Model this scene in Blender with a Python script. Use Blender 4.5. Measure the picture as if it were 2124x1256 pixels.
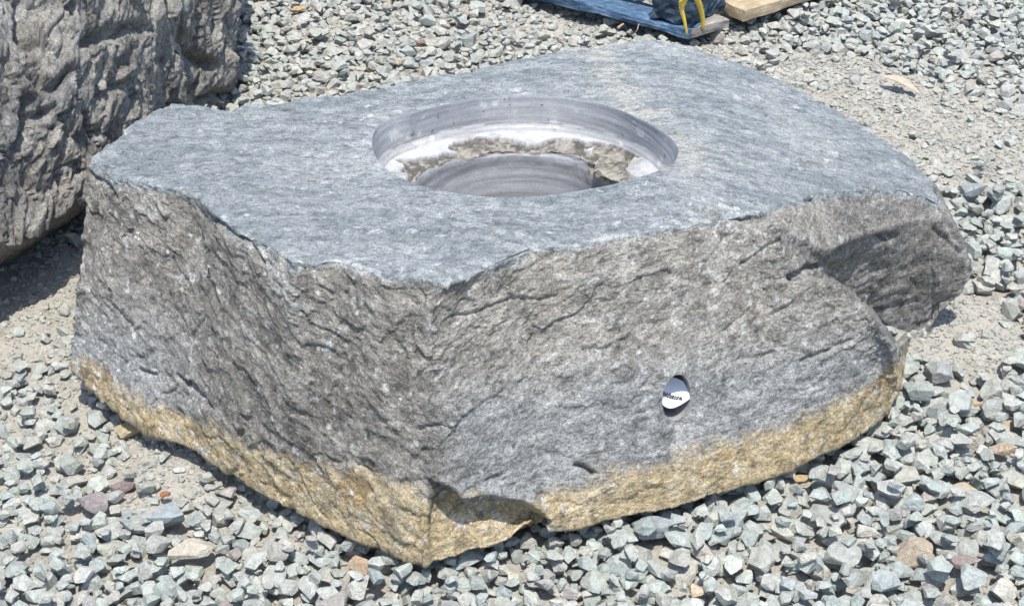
import bpy, bmesh, math, random
import numpy as np
from mathutils import Vector, Matrix

for o in list(bpy.data.objects): bpy.data.objects.remove(o)
scene = bpy.context.scene
COL = scene.collection
rng = np.random.default_rng(7)
random.seed(7)

# ------------------------------------------------------------------ camera, sky, sun, exposure
CAM_H, PITCH, HFOV = 1.57, 32.0, 34.0
cam_data = bpy.data.cameras.new("camera")
cam_data.sensor_width = 36.0
cam_data.angle = math.radians(HFOV)
cam_data.clip_end = 500.0
cam_data.clip_start = 0.05
cam = bpy.data.objects.new("camera", cam_data)
COL.objects.link(cam)
cam.location = (0, 0, CAM_H)
cam.rotation_euler = (math.radians(90 - PITCH), 0, 0)
scene.camera = cam

SUN_DIR = np.array([0.03, -0.27, 0.96]); SUN_DIR /= np.linalg.norm(SUN_DIR)   # towards the sun
sun_el = math.asin(SUN_DIR[2]); sun_az = math.atan2(SUN_DIR[0], SUN_DIR[1])
world = bpy.data.worlds.new("World"); scene.world = world
world.use_nodes = True
wt = world.node_tree; wt.nodes.clear()
sky = wt.nodes.new("ShaderNodeTexSky"); sky.sky_type = 'NISHITA'; sky.sun_disc = False
sky.sun_elevation = sun_el; sky.sun_rotation = sun_az
bg = wt.nodes.new("ShaderNodeBackground"); bg.inputs[1].default_value = 0.15
wo = wt.nodes.new("ShaderNodeOutputWorld")
wt.links.new(sky.outputs[0], bg.inputs[0]); wt.links.new(bg.outputs[0], wo.inputs[0])
ld = bpy.data.lights.new("sun", 'SUN'); ld.energy = 3.5; ld.angle = math.radians(0.5)
ld.color = (1.0, 0.965, 0.90)
sun = bpy.data.objects.new("sun", ld); COL.objects.link(sun)
sun.rotation_euler = Vector(SUN_DIR).to_track_quat('Z', 'Y').to_euler()
scene.view_settings.view_transform = 'Standard'
scene.view_settings.look = 'None'
scene.view_settings.gamma = 1
scene.view_settings.exposure = 0.86

# ------------------------------------------------------------------ tracing helpers (photo pixel -> place on a real surface)
PW, PH = 2124.0, 1256.0
TP = math.tan(math.radians(HFOV / 2)); CP = math.cos(math.radians(PITCH)); SP = math.sin(math.radians(PITCH))
EYE = np.array([0, 0, CAM_H])
def ray(px, py):
    x = (px - PW/2)/(PW/2)*TP; y = -(py - PH/2)/(PW/2)*TP
    return np.array([x, CP + y*SP, -SP + y*CP])
def on_z(px, py, z=0.0):
    r = ray(px, py); return EYE + r*((z - CAM_H)/r[2])
def on_y(px, py, Y):
    r = ray(px, py); return EYE + r*(Y/r[1])
def on_plane(px, py, p0, n):
    r = ray(px, py); return EYE + r*(n @ (p0 - EYE))/(n @ r)
def sm(a, b, x):
    t = np.clip((x - a)/(b - a), 0, 1); return t*t*(3 - 2*t)
def top_z(x, y):
    return 0.430 - 0.12*(y - 1.83) - 0.085*sm(0.22, 0.72, x)
def on_top(px, py):
    z = 0.38
    for _ in range(40):
        p = on_z(px, py, z); z = 0.5*z + 0.5*float(top_z(p[0], p[1]))
    return on_z(px, py, z)
def proj(P):
    d = P - EYE
    f = d[..., 1]*CP - d[..., 2]*SP
    u = d[..., 1]*SP + d[..., 2]*CP
    return PW/2 + d[..., 0]/f*PW/2/TP, PH/2 - u/f*PW/2/TP

# ------------------------------------------------------------------ vector noise
def _hash(ix, iy, iz, seed):
    h = (ix.astype(np.int64)*374761393 + iy.astype(np.int64)*668265263 + iz.astype(np.int64)*2147483647 + seed*974634777) & 0xFFFFFFFF
    h = ((h ^ (h >> 13))*1274126177) & 0xFFFFFFFF
    h = ((h ^ (h >> 16))*2246822519) & 0xFFFFFFFF
    h ^= h >> 13
    return (h & 0xFFFFFF).astype(np.float64)/float(0xFFFFFF)
def vnoise(P, seed=0):
    i = np.floor(P); f = P - i; f = f*f*f*(f*(f*6 - 15) + 10); i = i.astype(np.int64)
    out = 0
    for dx in (0, 1):
        wx = f[..., 0] if dx else 1 - f[..., 0]
        for dy in (0, 1):
            wy = f[..., 1] if dy else 1 - f[..., 1]
            for dz in (0, 1):
                wz = f[..., 2] if dz else 1 - f[..., 2]
                out = out + wx*wy*wz*_hash(i[..., 0]+dx, i[..., 1]+dy, i[..., 2]+dz, seed)
    return out*2 - 1
def fbm(P, octv=4, seed=0, gain=0.5):
    a, s, o = 1.0, 0.0, 0
    Q = P.copy()
    for k in range(octv):
        o = o + a*vnoise(Q, seed + k*17); s += a; a *= gain; Q = Q*2.03 + 11.7
    return o/s*1.6
def ridged(P, octv=4, seed=0):
    a, s, o = 1.0, 0.0, 0
    Q = P.copy()
    for k in range(octv):
        o = o + a*(1 - np.abs(vnoise(Q, seed + k*13)*1.8)); s += a; a *= 0.5; Q = Q*2.1 + 5.3
    return o/s
def chips(P, seed=0, tilt=1.0):
    """chiselled facets: every Voronoi cell gets its own tilted plane"""
    i = np.floor(P).astype(np.int64)
    best = np.full(P.shape[:-1], 9e9); second = best.copy(); val = np.zeros(P.shape[:-1])
    for dx in (-1, 0, 1):
        for dy in (-1, 0, 1):
            for dz in (-1, 0, 1):
                a, b, c = i[..., 0]+dx, i[..., 1]+dy, i[..., 2]+dz
                jx = _hash(a, b, c, seed+1); jy = _hash(a, b, c, seed+2); jz = _hash(a, b, c, seed+3)
                vx = P[..., 0]-(a+jx); vy = P[..., 1]-(b+jy); vz = P[..., 2]-(c+jz)
                d = vx*vx+vy*vy+vz*vz
                t = (_hash(a, b, c, seed+4)-.5)*vx + (_hash(a, b, c, seed+5)-.5)*vy + (_hash(a, b, c, seed+6)-.5)*vz
                v = 2*tilt*t + (_hash(a, b, c, seed+7)-.5)
                m = d < best
                second = np.where(m, best, np.minimum(second, d))
                best = np.where(m, d, best); val = np.where(m, v, val)
    return val, np.sqrt(second)-np.sqrt(best)
def seg_dist(px, py, poly):
    d = np.full(px.shape, 1e9)
    for (x0, y0), (x1, y1) in zip(poly[:-1], poly[1:]):
        vx, vy = x1-x0, y1-y0; L = vx*vx+vy*vy+1e-9
        t = np.clip(((px-x0)*vx+(py-y0)*vy)/L, 0, 1)
        d = np.minimum(d, np.hypot(px-x0-t*vx, py-y0-t*vy))
    return d
def inpoly(x, y, poly):
    c = np.zeros(x.shape, bool); n = len(poly)
    for i in range(n):
        x0, y0 = poly[i][0], poly[i][1]; x1, y1 = poly[i-1][0], poly[i-1][1]
        if y0 == y1: continue
        c ^= ((y0 > y) != (y1 > y)) & (x < (x1-x0)*(y-y0)/(y1-y0)+x0)
    return c
def mixc(a, b, m):
    m = np.asarray(m)[..., None]; return np.asarray(a)*(1-m) + np.asarray(b)*m

# ------------------------------------------------------------------ object helpers
def link(name, me, mat=None, parent=None):
    o = bpy.data.objects.new(name, me); COL.objects.link(o)
    if mat: me.materials.append(mat)
    if parent: o.parent = parent
    return o
def tag(o, label=None, cat=None, group=None, kind=None):
    if label: o['label'] = label
    if cat: o['category'] = cat
    if group: o['group'] = group
    if kind: o['kind'] = kind
    return o
def empty(name, loc=(0, 0, 0)):
    o = bpy.data.objects.new(name, None); COL.objects.link(o); o.location = loc; o.empty_display_size = .1
    return o
def np_mesh(name, V, F, col=None, smooth=True):
    """V (n,3), F (m,k) all the same size k; one colour per vertex"""
    me = bpy.data.meshes.new(name)
    V = np.ascontiguousarray(V, dtype=np.float32); F = np.ascontiguousarray(F, dtype=np.int32)
    m, k = F.shape
    me.vertices.add(len(V)); me.vertices.foreach_set("co", V.ravel())
    me.loops.add(m*k); me.loops.foreach_set("vertex_index", F.ravel())
    me.polygons.add(m)
    me.polygons.foreach_set("loop_start", np.arange(0, m*k, k, dtype=np.int32))
    me.polygons.foreach_set("loop_total", np.full(m, k, dtype=np.int32))
    me.polygons.foreach_set("use_smooth", np.full(m, smooth, dtype=bool))
    me.update(calc_edges=True); me.validate()
    if col is not None: set_col(me, col)
    return me
def set_col(me, col):
    a = me.color_attributes.new("tint", 'FLOAT_COLOR', 'POINT')
    c = np.ones((len(me.vertices), 4), np.float32); c[:, :3] = np.clip(col, 0, 1)
    a.data.foreach_set("color", c.ravel())
def shift(o, origin):
    """put the object's origin at a place without moving its mesh"""
    o.data.transform(Matrix.Translation(-Vector(origin))); o.location = origin

# ------------------------------------------------------------------ materials
def new_mat(name, rough=0.85, spec=0.3):
    m = bpy.data.materials.new(name); m.use_nodes = True
    nt = m.node_tree; b = nt.nodes["Principled BSDF"]
    b.inputs["Roughness"].default_value = rough; b.inputs["Specular IOR Level"].default_value = spec
    return m, nt, b
class NT:
    def __init__(s, nt): s.nt = nt
    def n(s, t, **kw):
        x = s.nt.nodes.new(t)
        for k, v in kw.items():
            if k.startswith('i_'):
                x.inputs[int(k[2:])].default_value = v
            else: setattr(x, k, v)
        return x
    def l(s, a, b): s.nt.links.new(a, b)
    def noise(s, vec, scale, detail=4, rough=.6, dist=0.0):
        x = s.n("ShaderNodeTexNoise"); x.inputs["Scale"].default_value = scale; x.inputs["Detail"].default_value = detail
        x.inputs["Roughness"].default_value = rough; x.inputs["Distortion"].default_value = dist
        if vec: s.l(vec, x.inputs["Vector"])
        return x.outputs[0]
    def ramp(s, fac, stops):
        x = s.n("ShaderNodeValToRGB"); e = x.color_ramp.elements
        while len(e) < len(stops): e.new(.5)
        for k, (p, c) in enumerate(stops):
            e[k].position = p; e[k].color = (c, c, c, 1) if np.isscalar(c) else (*c, 1)
        s.l(fac, x.inputs[0]); return x.outputs[0]
    def mix(s, fac, a, b, mode='MIX'):
        x = s.n("ShaderNodeMix", data_type='RGBA', blend_type=mode)
        for sock, v in ((x.inputs[0], fac), (x.inputs[6], a), (x.inputs[7], b)):
            if hasattr(v, 'links'): s.l(v, sock)
            else: sock.default_value = v if np.isscalar(v) else (*v, 1)
        return x.outputs[2]
    def math(s, op, a, b=None):
        x = s.n("ShaderNodeMath", operation=op)
        for k, v in enumerate((a, b)):
            if v is None: continue
            if hasattr(v, 'links'): s.l(v, x.inputs[k])
            else: x.inputs[k].default_value = v
        return x.outputs[0]
    def bump(s, h, dist, strength=1.0, prev=None):
        x = s.n("ShaderNodeBump"); x.inputs["Distance"].default_value = dist; x.inputs["Strength"].default_value = strength
        s.l(h, x.inputs["Height"])
        if prev: s.l(prev, x.inputs["Normal"])
        return x.outputs[0]
    def coords(s, scale=(1, 1, 1), rot=(0, 0, 0)):
        t = s.n("ShaderNodeTexCoord"); m = s.n("ShaderNodeMapping")
        m.inputs["Scale"].default_value = scale; m.inputs["Rotation"].default_value = rot
        s.l(t.outputs["Object"], m.inputs[0]); return m.outputs[0]
    def tint(s):
        x = s.n("ShaderNodeVertexColor", layer_name="tint"); return x.outputs[0]

def rock_material(name, grain=(1, 1, 1), rot=(0, 0, 0), bump1=0.004, bump2=0.0015, fleck=0.5, rough=0.8, contrast=.55, fine=1.0, spec=.35, attr=False):
    m, nt, b = new_mat(name, rough, spec); g = NT(nt)
    v = g.coords(grain, rot); iso = g.coords()
    if attr:
        an = g.n("ShaderNodeAttribute", attribute_name="grain"); mp = g.n("ShaderNodeMapping"); mp.inputs["Scale"].default_value = grain
        g.l(an.outputs["Vector"], mp.inputs[0]); v = mp.outputs[0]
    c = g.tint()
    n1 = g.noise(v, 55*fine, 6, .7, .6)
    n2 = g.noise(v, 210*fine, 5, .75, .3)
    n3 = g.noise(iso, 480*fine, 4, .75)
    k1 = g.ramp(n1, [(.25, 1-contrast), (.5, 1.0), (.78, 1+contrast*.55)])
    k2 = g.ramp(n2, [(.28, 1-contrast*.9), (.52, 1.0), (.75, 1+contrast*.6)])
    k3 = g.ramp(n3, [(.34, 1-contrast*.62), (.66, 1+contrast*.62)])
    c = g.mix(1, c, k1, 'MULTIPLY'); c = g.mix(1, c, k2, 'MULTIPLY'); c = g.mix(1, c, k3, 'MULTIPLY')
    # pale mineral flecks and short broken veins
    f1 = g.ramp(g.noise(v, 150*fine, 4, .6, .8), [(.63, 0.0), (.70, 1.0)])
    f2 = g.ramp(g.noise(iso, 330*fine, 3, .65), [(.57, 0.0), (.65, 1.0)])
    f = g.math('MULTIPLY', g.mix(.5, f1, f2, 'ADD'), fleck)
    c = g.mix(f, c, (.62, .62, .60))
    g.l(c, b.inputs["Base Color"])
    h = g.bump(n1, bump1, 1.0); h = g.bump(n2, bump2, 1.0, h)
    h = g.bump(n3, bump2*.35, 1.0, h)
    g.l(h, b.inputs["Normal"])
    return m
mat_carved = rock_material("grey_schist", (.62, 1.1, 1), (0, 0, 0), .004, .0055, .55, .74, .88, 1.0, .45, True)
mat_top = rock_material("blue_grey_schist_top", (.85, 1.0, 1), (0, 0, .1), .004, .0036, .45, .8, .72, 1.2)
mat_rough = rock_material("dark_brown_rock", (1, 1, .6), (.5, .3, .6), .010, .006, .16, .85, .75, 1.0)
mat_cut = rock_material("sawn_stone", (.5, .5, 5.0), (0, 0, 0), .0003, .0002, .05, .55, .20, .55)
mat_crust = rock_material("mineral_crust", (1, 1, 1), (0, 0, 0), .0015, .001, .10, .8, .25, 1.0)

def gravel_material():
    m, nt, b = new_mat("crushed_stone", .85, .3); g = NT(nt)
    v = g.coords(); c = g.tint()
    n1 = g.noise(v, 70, 5, .65, .5); n2 = g.noise(v, 330, 4, .7)
    k1 = g.ramp(n1, [(.28, .74), (.5, 1.0), (.75, 1.28)]); k2 = g.ramp(n2, [(.3, .86), (.7, 1.14)])
    c = g.mix(1, c, k1, 'MULTIPLY'); c = g.mix(1, c, k2, 'MULTIPLY')
    vein = g.ramp(g.noise(v, 38, 2, .5, 2.5), [(.485, 0.), (.5, 1.), (.515, 0.)])
    c = g.mix(g.math('MULTIPLY', vein, .35), c, (.6, .6, .58))
    g.l(c, b.inputs["Base Color"])
    h = g.bump(n1, .009); h = g.bump(n2, .0030, 1, h); g.l(h, b.inputs["Normal"])
    return m
mat_gravel = gravel_material()
def dirt_material():
    m, nt, b = new_mat("sandy_dirt", .95, .1); g = NT(nt)
    v = g.coords()
    n1 = g.noise(v, 9, 6, .6); n2 = g.noise(v, 160, 6, .75); n3 = g.noise(v, 700, 2, .6)
    c = g.ramp(n1, [(.3, (.38, .352, .295)), (.55, (.46, .43, .37)), (.75, (.51, .49, .435))])
    k = g.ramp(n2, [(.3, .72), (.5, 1.0), (.72, 1.22)])
    c = g.mix(1, c, k, 'MULTIPLY')
    # small loose stones in the far ground
    vo = g.n("ShaderNodeTexVoronoi"); vo.inputs["Scale"].default_value = 34; g.l(v, vo.inputs["Vector"])
    vc = g.n("ShaderNodeSeparateColor"); g.l(vo.outputs["Color"], vc.inputs[0])
    st = g.ramp(vc.outputs[0], [(0, (.26, .28, .28)), (.6, (.36, .38, .37)), (1, (.42, .38, .33))])
    sep = g.n("ShaderNodeSeparateXYZ"); g.l(v, sep.inputs[0])
    far = g.math('MULTIPLY', g.ramp(vo.outputs["Distance"], [(.36, 1.), (.5, 0.)]), .0)
    ln = g.n("ShaderNodeVectorMath", operation='LENGTH'); g.l(v, ln.inputs[0])
    farm = g.ramp(g.math('DIVIDE', ln.outputs["Value"], 20.), [(.14, 0.), (.22, 1.)])
    far = g.math('MULTIPLY', g.ramp(vo.outputs["Distance"], [(.36, 1.), (.5, 0.)]), farm)
    c = g.mix(far, c, st)
    g.l(c, b.inputs["Base Color"])
    h = g.bump(n2, .006); h = g.bump(n3, .0012, 1, h); h = g.bump(g.math('MULTIPLY', far, 1.), .02, 1, h)
    g.l(h, b.inputs["Normal"])
    return m
mat_dirt = dirt_material()

# ------------------------------------------------------------------ the carved boulder: traced columns, left corner -> front -> right -> back
def lerp(a, b, t): return a*(1-t) + b*t
ZB = 0.042
TS = [0, .09, .18, .27, .29, 1.0]
front_n = None
def col_simple(tp, bp, zb=ZB, wig=None, n_off=None):
    T = on_top(*tp); B = on_z(bp[0], bp[1], zb)
    return [lerp(T, B, t) for t in TS]
cols = []; tops_px = []
left_cols = [((190, 325), (150, 762), .075), ((228, 362), (205, 822), .05), ((340, 384), (300, 885), ZB), ((418, 408), (375, 915), ZB),
             ((452, 446), (408, 930), ZB), ((500, 480), (470, 975), ZB), ((560, 506), (540, 1020), ZB), ((606, 540), (610, 1055), ZB),
             ((700, 538), (705, 1098), ZB), ((800, 570), (805, 1138), ZB), ((870, 575), (858, 1162), ZB)]
for t, b, z in left_cols: cols.append(col_simple(t, b, z))
cc = col_simple((925, 583), (895, 1168), ZB); cols.append(cc)
CORNER = len(cols)-1
right_cols = [((965, 572), (945, 1158)), ((1010, 550), (1010, 1138)), ((1100, 512), (1130, 1102)), ((1200, 506), (1240, 1082)), ((1320, 482), (1400, 1052)),
              ((1430, 462), (1520, 1012)), ((1540, 444), (1640, 968))]
for t, b in right_cols: cols.append(col_simple(t, b))
F0 = on_z(1130, 1102, ZB); F1 = on_z(1640, 968, ZB); F2 = on_top(1200, 508)
FN = np.cross(F1-F0, F2-F0); FN /= np.linalg.norm(FN)
if FN[1] > 0: FN = -FN                                   # outward, towards the front
def onF(px, py, inward=0.0): return on_plane(px, py, F0 - FN*inward, FN)
cols.append([on_top(1612, 428), onF(1620, 470, .004), onF(1630, 530, .010), onF(1638, 574, .018), onF(1643, 582, 0), on_z(1740, 925, ZB)])
cols.append([on_top(1700, 394), on_y(1700, 518, 2.235), on_y(1708, 548, 2.285), on_y(1722, 584, 2.31), onF(1724, 588, 0), on_z(1795, 892, ZB)])
cols.append([on_top(1800, 390), on_y(1800, 480, 2.338), on_y(1800, 540, 2.375), on_y(1797, 640, 2.39), onF(1790, 636, .0), on_z(1830, 868, ZB)])
cols.append([on_top(1890, 390), on_y(1895, 455, 2.40), on_y(1885, 560, 2.42), on_y(1862, 712, 2.41), onF(1848, 724, .0), on_z(1862, 815, .05)])
def drop_top(px, py, d): return on_z(px, py, on_top(px, py)[2]-d)
cols.append([drop_top(1925, 403, .022), on_y(1938, 458, 2.42), on_y(1950, 590, 2.425), on_y(1898, 692, 2.43), on_y(1885, 702, 2.42), on_z(1878, 716, .0)])
RIGHTC = len(cols)
cols.append([drop_top(1952, 416, .040), on_y(1976, 460, 2.43), on_y(2012, 562, 2.44), on_y(1990, 612, 2.43), on_y(1948, 648, 2.42), on_z(1925, 690, .0)])
back = [(1938, 372), (1893, 328), (1845, 290), (1775, 248), (1700, 212), (1640, 176), (1560, 140), (1500, 116), (1440, 98), (1380, 84), (1290, 83), (1255, 92), (1180, 98), (1100, 112),
        (1000, 138), (900, 156), (800, 180), (700, 196), (645, 198), (560, 214), (500, 216), (470, 228), (425, 236), (390, 226), (345, 214), (310, 228), (280, 250), (235, 290)]
BC = on_z(1000, 600, 0)
for p in back:
    T = on_top(*p) if p[0] < 1930 else drop_top(1938, 372, .015); ctr = np.array([.05, 2.5, 0])
    out = T*np.array([1, 1, 0]) - ctr; out[2] = 0; out /= np.linalg.norm(out)
    B = T + out*.01; B[2] = .01
    if p[0] > 1880: B = T + np.array([.05, .02, 0]); B[2] = 0
    bul = out*.012
    cols.append([lerp(T, B, t) + (bul if 0 < t < 1 else 0) for t in TS])
NC = len(cols)
C = np.array(cols)                                       # (cols, 6, 3)
# resample columns along the perimeter (finer where the camera side shows it)
perim = np.r_[0, np.cumsum([np.linalg.norm(C[(i+1) % NC, 0]-C[i, 0]) + .5*np.linalg.norm(C[(i+1) % NC, 5]-C[i, 5]) for i in range(NC)])]
samples = []
for i in range(NC):
    L = max(np.linalg.norm(C[(i+1) % NC, 0]-C[i, 0]), np.linalg.norm(C[(i+1) % NC, 5]-C[i, 5]), np.linalg.norm(C[(i+1) % NC, 3]-C[i, 3]))
    step = .0026 if i < RIGHTC else .0055
    n = max(2, int(round(L/step)))
    samples += [(i, k/n) for k in range(n)]
NCOL = len(samples)
si = np.array([s[0] for s in samples]); sf = np.array([s[1] for s in samples])
CR = C[si]*(1-sf)[:, None, None] + C[(si+1) % NC]*sf[:, None, None]     # (NCOL,6,3)
# soften the straight joints a little along the perimeter
for _ in range(3):
    CR[:, 1:] = .5*CR[:, 1:] + .25*(np.roll(CR[:, 1:], 1, 0) + np.roll(CR[:, 1:], -1, 0))
# front edge of the corner wanders left and right as it goes down
cp_i = np.where(si == CORNER)[0][0]
segs = [(0, 20), (1, 18), (2, 24), (3, 5), (4, 88)]
side_rows = []; tpos = []
for a, n in segs:
    for k in range(n):
        side_rows.append(CR[:, a]*(1-k/n) + CR[:, a+1]*(k/n)); tpos.append(TS[a]+(TS[a+1]-TS[a])*k/n)
side_rows.append(CR[:, 5]); tpos.append(1.0)
side = np.array(side_rows)                                # (rows, NCOL, 3)
tpos = np.array(tpos)
cw = np.exp(-(((np.arange(NCOL)-cp_i+NCOL//2) % NCOL - NCOL//2)/45.)**2)
wig = np.interp(tpos, [0, .12, .35, .55, .7, .85, .97, 1], [0, -.022, -.024, .012, .018, -.016, -.004, 0])
side[..., 0] += wig[:, None]*cw[None]*.8
# undersides
und = []
ctr_b = np.array([.02, 2.45, 0])
for k, (ins, z) in enumerate([(.012, -.008), (.03, -.02), (.06, -.05)]):
    q = CR[:, 5].copy(); d = q-ctr_b; d[:, 2] = 0; L = np.linalg.norm(d, axis=1, keepdims=True)
    q -= d/L*ins; q[:, 2] = CR[:, 5, 2] + z; und.append(q)
und = np.array(und)

# basin rim traced on the top
rim_px = [(772, 290), (783, 262), (815, 243), (850, 236), (900, 222), (960, 210), (1020, 201), (1090, 198), (1150, 200), (1210, 208), (1270, 222), (1320, 244),
          (1365, 268), (1398, 292), (1407, 312), (1398, 338), (1375, 350), (1330, 366), (1280, 380), (1220, 392), (1150, 403), (1080, 409), (1000, 407), (940, 399), (880, 387), (830, 368), (797, 347), (777, 320)]
RP = np.array([on_top(*q) for q in rim_px])
BCEN = np.array([RP[:, 0].mean(), RP[:, 1].mean(), 0])
A = np.c_[2*RP[:, 0], 2*RP[:, 1], np.ones(len(RP))]
sol = np.linalg.lstsq(A, (RP[:, :2]**2).sum(1), rcond=None)[0]; BCEN[:2] = sol[:2]
BCEN[2] = top_z(BCEN[0], BCEN[1])
ra = np.arctan2(RP[:, 1]-BCEN[1], RP[:, 0]-BCEN[0]); rr = np.hypot(RP[:, 0]-BCEN[0], RP[:, 1]-BCEN[1])
o_ = np.argsort(ra); ra = ra[o_]; rr = rr[o_]
RMEAN = rr.mean()
def rim_r(a):
    a = (a+np.pi) % (2*np.pi) - np.pi
    return np.interp(a, np.r_[ra[-1]-2*np.pi, ra, ra[0]+2*np.pi], np.r_[rr[-1], rr, rr[0]])
print("basin", BCEN, RMEAN, rr.min(), rr.max())
ang = np.unwrap(np.arctan2(CR[:, 0, 1]-BCEN[1], CR[:, 0, 0]-BCEN[0]))
tot = np.sign(ang[-1]-ang[0])*2*np.pi
uni = np.linspace(0, 1, NCOL, endpoint=False)
# monotone version of the angles
m_ = np.maximum.accumulate(ang*np.sign(tot)); m_ = m_ + np.arange(NCOL)*1e-5
ang_m = m_*np.sign(tot)
arc = np.r_[0, np.cumsum(np.linalg.norm(np.diff(CR[:, 0, :2], axis=0), axis=1))]; arc = arc/(arc[-1]+.005)
uni_a = arc*tot; uni_a += (ang_m-uni_a).mean()
ang_m = .45*ang_m + .55*uni_a
k_ = np.exp(-(np.arange(-30, 31)/12.)**2); k_ /= k_.sum()
ext = np.r_[ang_m[-30:]-tot, ang_m, ang_m[:30]+tot]; ang_s = np.convolve(ext, k_, 'valid')
rim = np.stack([BCEN[0]+rim_r(ang_s)*np.cos(ang_s), BCEN[1]+rim_r(ang_s)*np.sin(ang_s), np.zeros(NCOL)], -1)
KT = 120
tt = (np.arange(KT)/KT)**.92
ann = rim[None]*(1-tt)[:, None, None] + CR[None, :, 0]*tt[:, None, None]
ann[..., 2] = top_z(ann[..., 0], ann[..., 1]); ann[..., 2] += (CR[:, 0, 2]-top_z(CR[:, 0, 0], CR[:, 0, 1]))[None]*(tt**5)[:, None]
G = np.concatenate([ann, side, und], 0)                   # rows x cols
NR = G.shape[0]; ROW_T = np.arange(NR)
is_side = ROW_T >= KT
# normals of the grid
def grid_normals(G):
    du = np.roll(G, -3, 1) - np.roll(G, 3, 1)
    dv = np.empty_like(G); dv[2:-2] = G[4:]-G[:-4]; dv[:2] = G[2:4]-G[:2]; dv[-2:] = G[-2:]-G[-4:-2]
    n = np.cross(du, dv); n /= np.linalg.norm(n, axis=-1, keepdims=True)+1e-12
    return n
N = grid_normals(G)
if N[30].mean(0)[2] < 0: N = -N
PX, PY = proj(G)
sidew = np.zeros(NR); sidew[KT:] = 1
sidew = sidew[:, None]*np.ones((1, NCOL))
dist_top = np.zeros((NR, NCOL))
dist_top[KT:] = np.linalg.norm(G[KT:]-G[KT][None], axis=-1)
colf = np.arange(NCOL)
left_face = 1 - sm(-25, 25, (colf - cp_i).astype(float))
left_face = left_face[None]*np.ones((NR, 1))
frontcols = (si < RIGHTC+1)
# foliation frames
UL = G[-4, cp_i]-G[-4, 0]; UL[2] = 0; UL /= np.linalg.norm(UL)
UR = F1-F0; UR[2] = 0; UR /= np.linalg.norm(UR)
Zv = np.array([0, 0, 1.])
def frame(U, deg):
    a = math.radians(deg); al = U*math.cos(a) + Zv*math.sin(a); ac = -U*math.sin(a) + Zv*math.cos(a); return al, ac, np.cross(al, ac)
def folia(P, U, deg, seed, stretch=1.0):
    al, ac, nn = frame(U, deg)
    a, c, n = P @ al, P @ ac, P @ nn
    w = fbm(np.stack([a*9, c*14, n*9], -1), 3, seed)
    d = 0
    for per, amp, sa, sd in ((.048, .0042, 10, 1), (.021, .0034, 22, 2), (.0095, .0026, 44, 3), (.005, .0013, 80, 4)):
        ph = c/per + 1.0*fbm(np.stack([a*sa, c*sa*1.6, n*sa], -1), 3, seed+sd*31)*1.15 + w*.8
        fr = ph - np.floor(ph)
        saw = np.where(fr > .16, (1-fr)/.84, fr/.16)        # swells going down, then an abrupt undercut
        msk = sm(-.35, .45, fbm(np.stack([a*sa*.5, c*sa*.9, n*sa*.5], -1), 2, seed+sd*57))
        d = d + amp*saw*msk
    return d - .006
dl = folia(G, UL, -20, 100); dr = folia(G, UR, 4, 200)
fol = dl*left_face + dr*.62*(1-left_face)
alL, acL, nnL = frame(UL, -24); alR, acR, nnR = frame(UR, 5)
GL = np.stack([G@alL, G@acL, G@nnL], -1); GRr = np.stack([G@alR, G@acR, G@nnR], -1)
hard = (colf[None] < cp_i + 10*fbm(G[..., 2:3]*np.array([30., 0, 0])+3, 2, 33))[..., None]
GRAIN = np.where(hard, GL, GRr+7)
gw = GRAIN + .012*np.stack([fbm(G*12, 3, 34), fbm(G*12+4, 3, 35), fbm(G*12+8, 3, 36)], -1)
ch1, e1 = chips(G*np.array([9, 9, 12.]) + .4*fbm(G*14, 2, 5)[..., None], 300, .8)
ch2, e2 = chips(gw*np.array([17, 42, 30.]), 320, 1.0)
ch3, e3 = chips(gw*np.array([44, 105, 70.]), 325, 1.0)
big = fbm(G*5.0, 3, 40)
fine = fbm(G*np.array([90, 90, 120.]), 3, 60)
dsp_side = .0028 + fol*(.30+.15*left_face+.25*sm(1640, 1720, PX)*(1-left_face)) + .0036*ch1 + (.0020+.0010*left_face)*ch2 + .0013*ch3 + .008*big + .0006*fine
topn = .0045*fbm(G*np.array([7, 12, 7.]), 4, 70) + .0016*fbm(G*np.array([25, 60, 40.]), 4, 80) + .0009*ch3 + .0012*fine
c_top, _ = chips(G*np.array([8, 14, 8.]), 340, .5)
topn = topn + .0016*c_top
edge_in = sm(0, 1, dist_top/(.022 + .07*sm(1640, 1760, PX)))
rim_fade = np.ones((NR, NCOL)); rim_fade[:KT] = sm(0, .03, (np.linalg.norm((G[:KT]-rim[None])[..., :2], axis=-1)))
disp = np.where(is_side[:, None], topn*(1-edge_in) + dsp_side*edge_in, topn*rim_fade)
# ragged, crumbled upper arris: bite down the last centimetres of the top along the outline
edge_d = np.zeros((NR, NCOL)); edge_d[:KT] = np.linalg.norm(G[:KT]-G[KT][None], axis=-1)
edge_d[KT:] = dist_top[KT:]
bite = np.maximum(0, .6*chips(np.stack([G[..., 0]*30, G[..., 1]*30, G[..., 2]*20], -1), 91, .6)[0] + .5*fbm(G*40, 3, 90)+.05)*.012
bite = bite*np.exp(-(edge_d/.016)**2)
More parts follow.
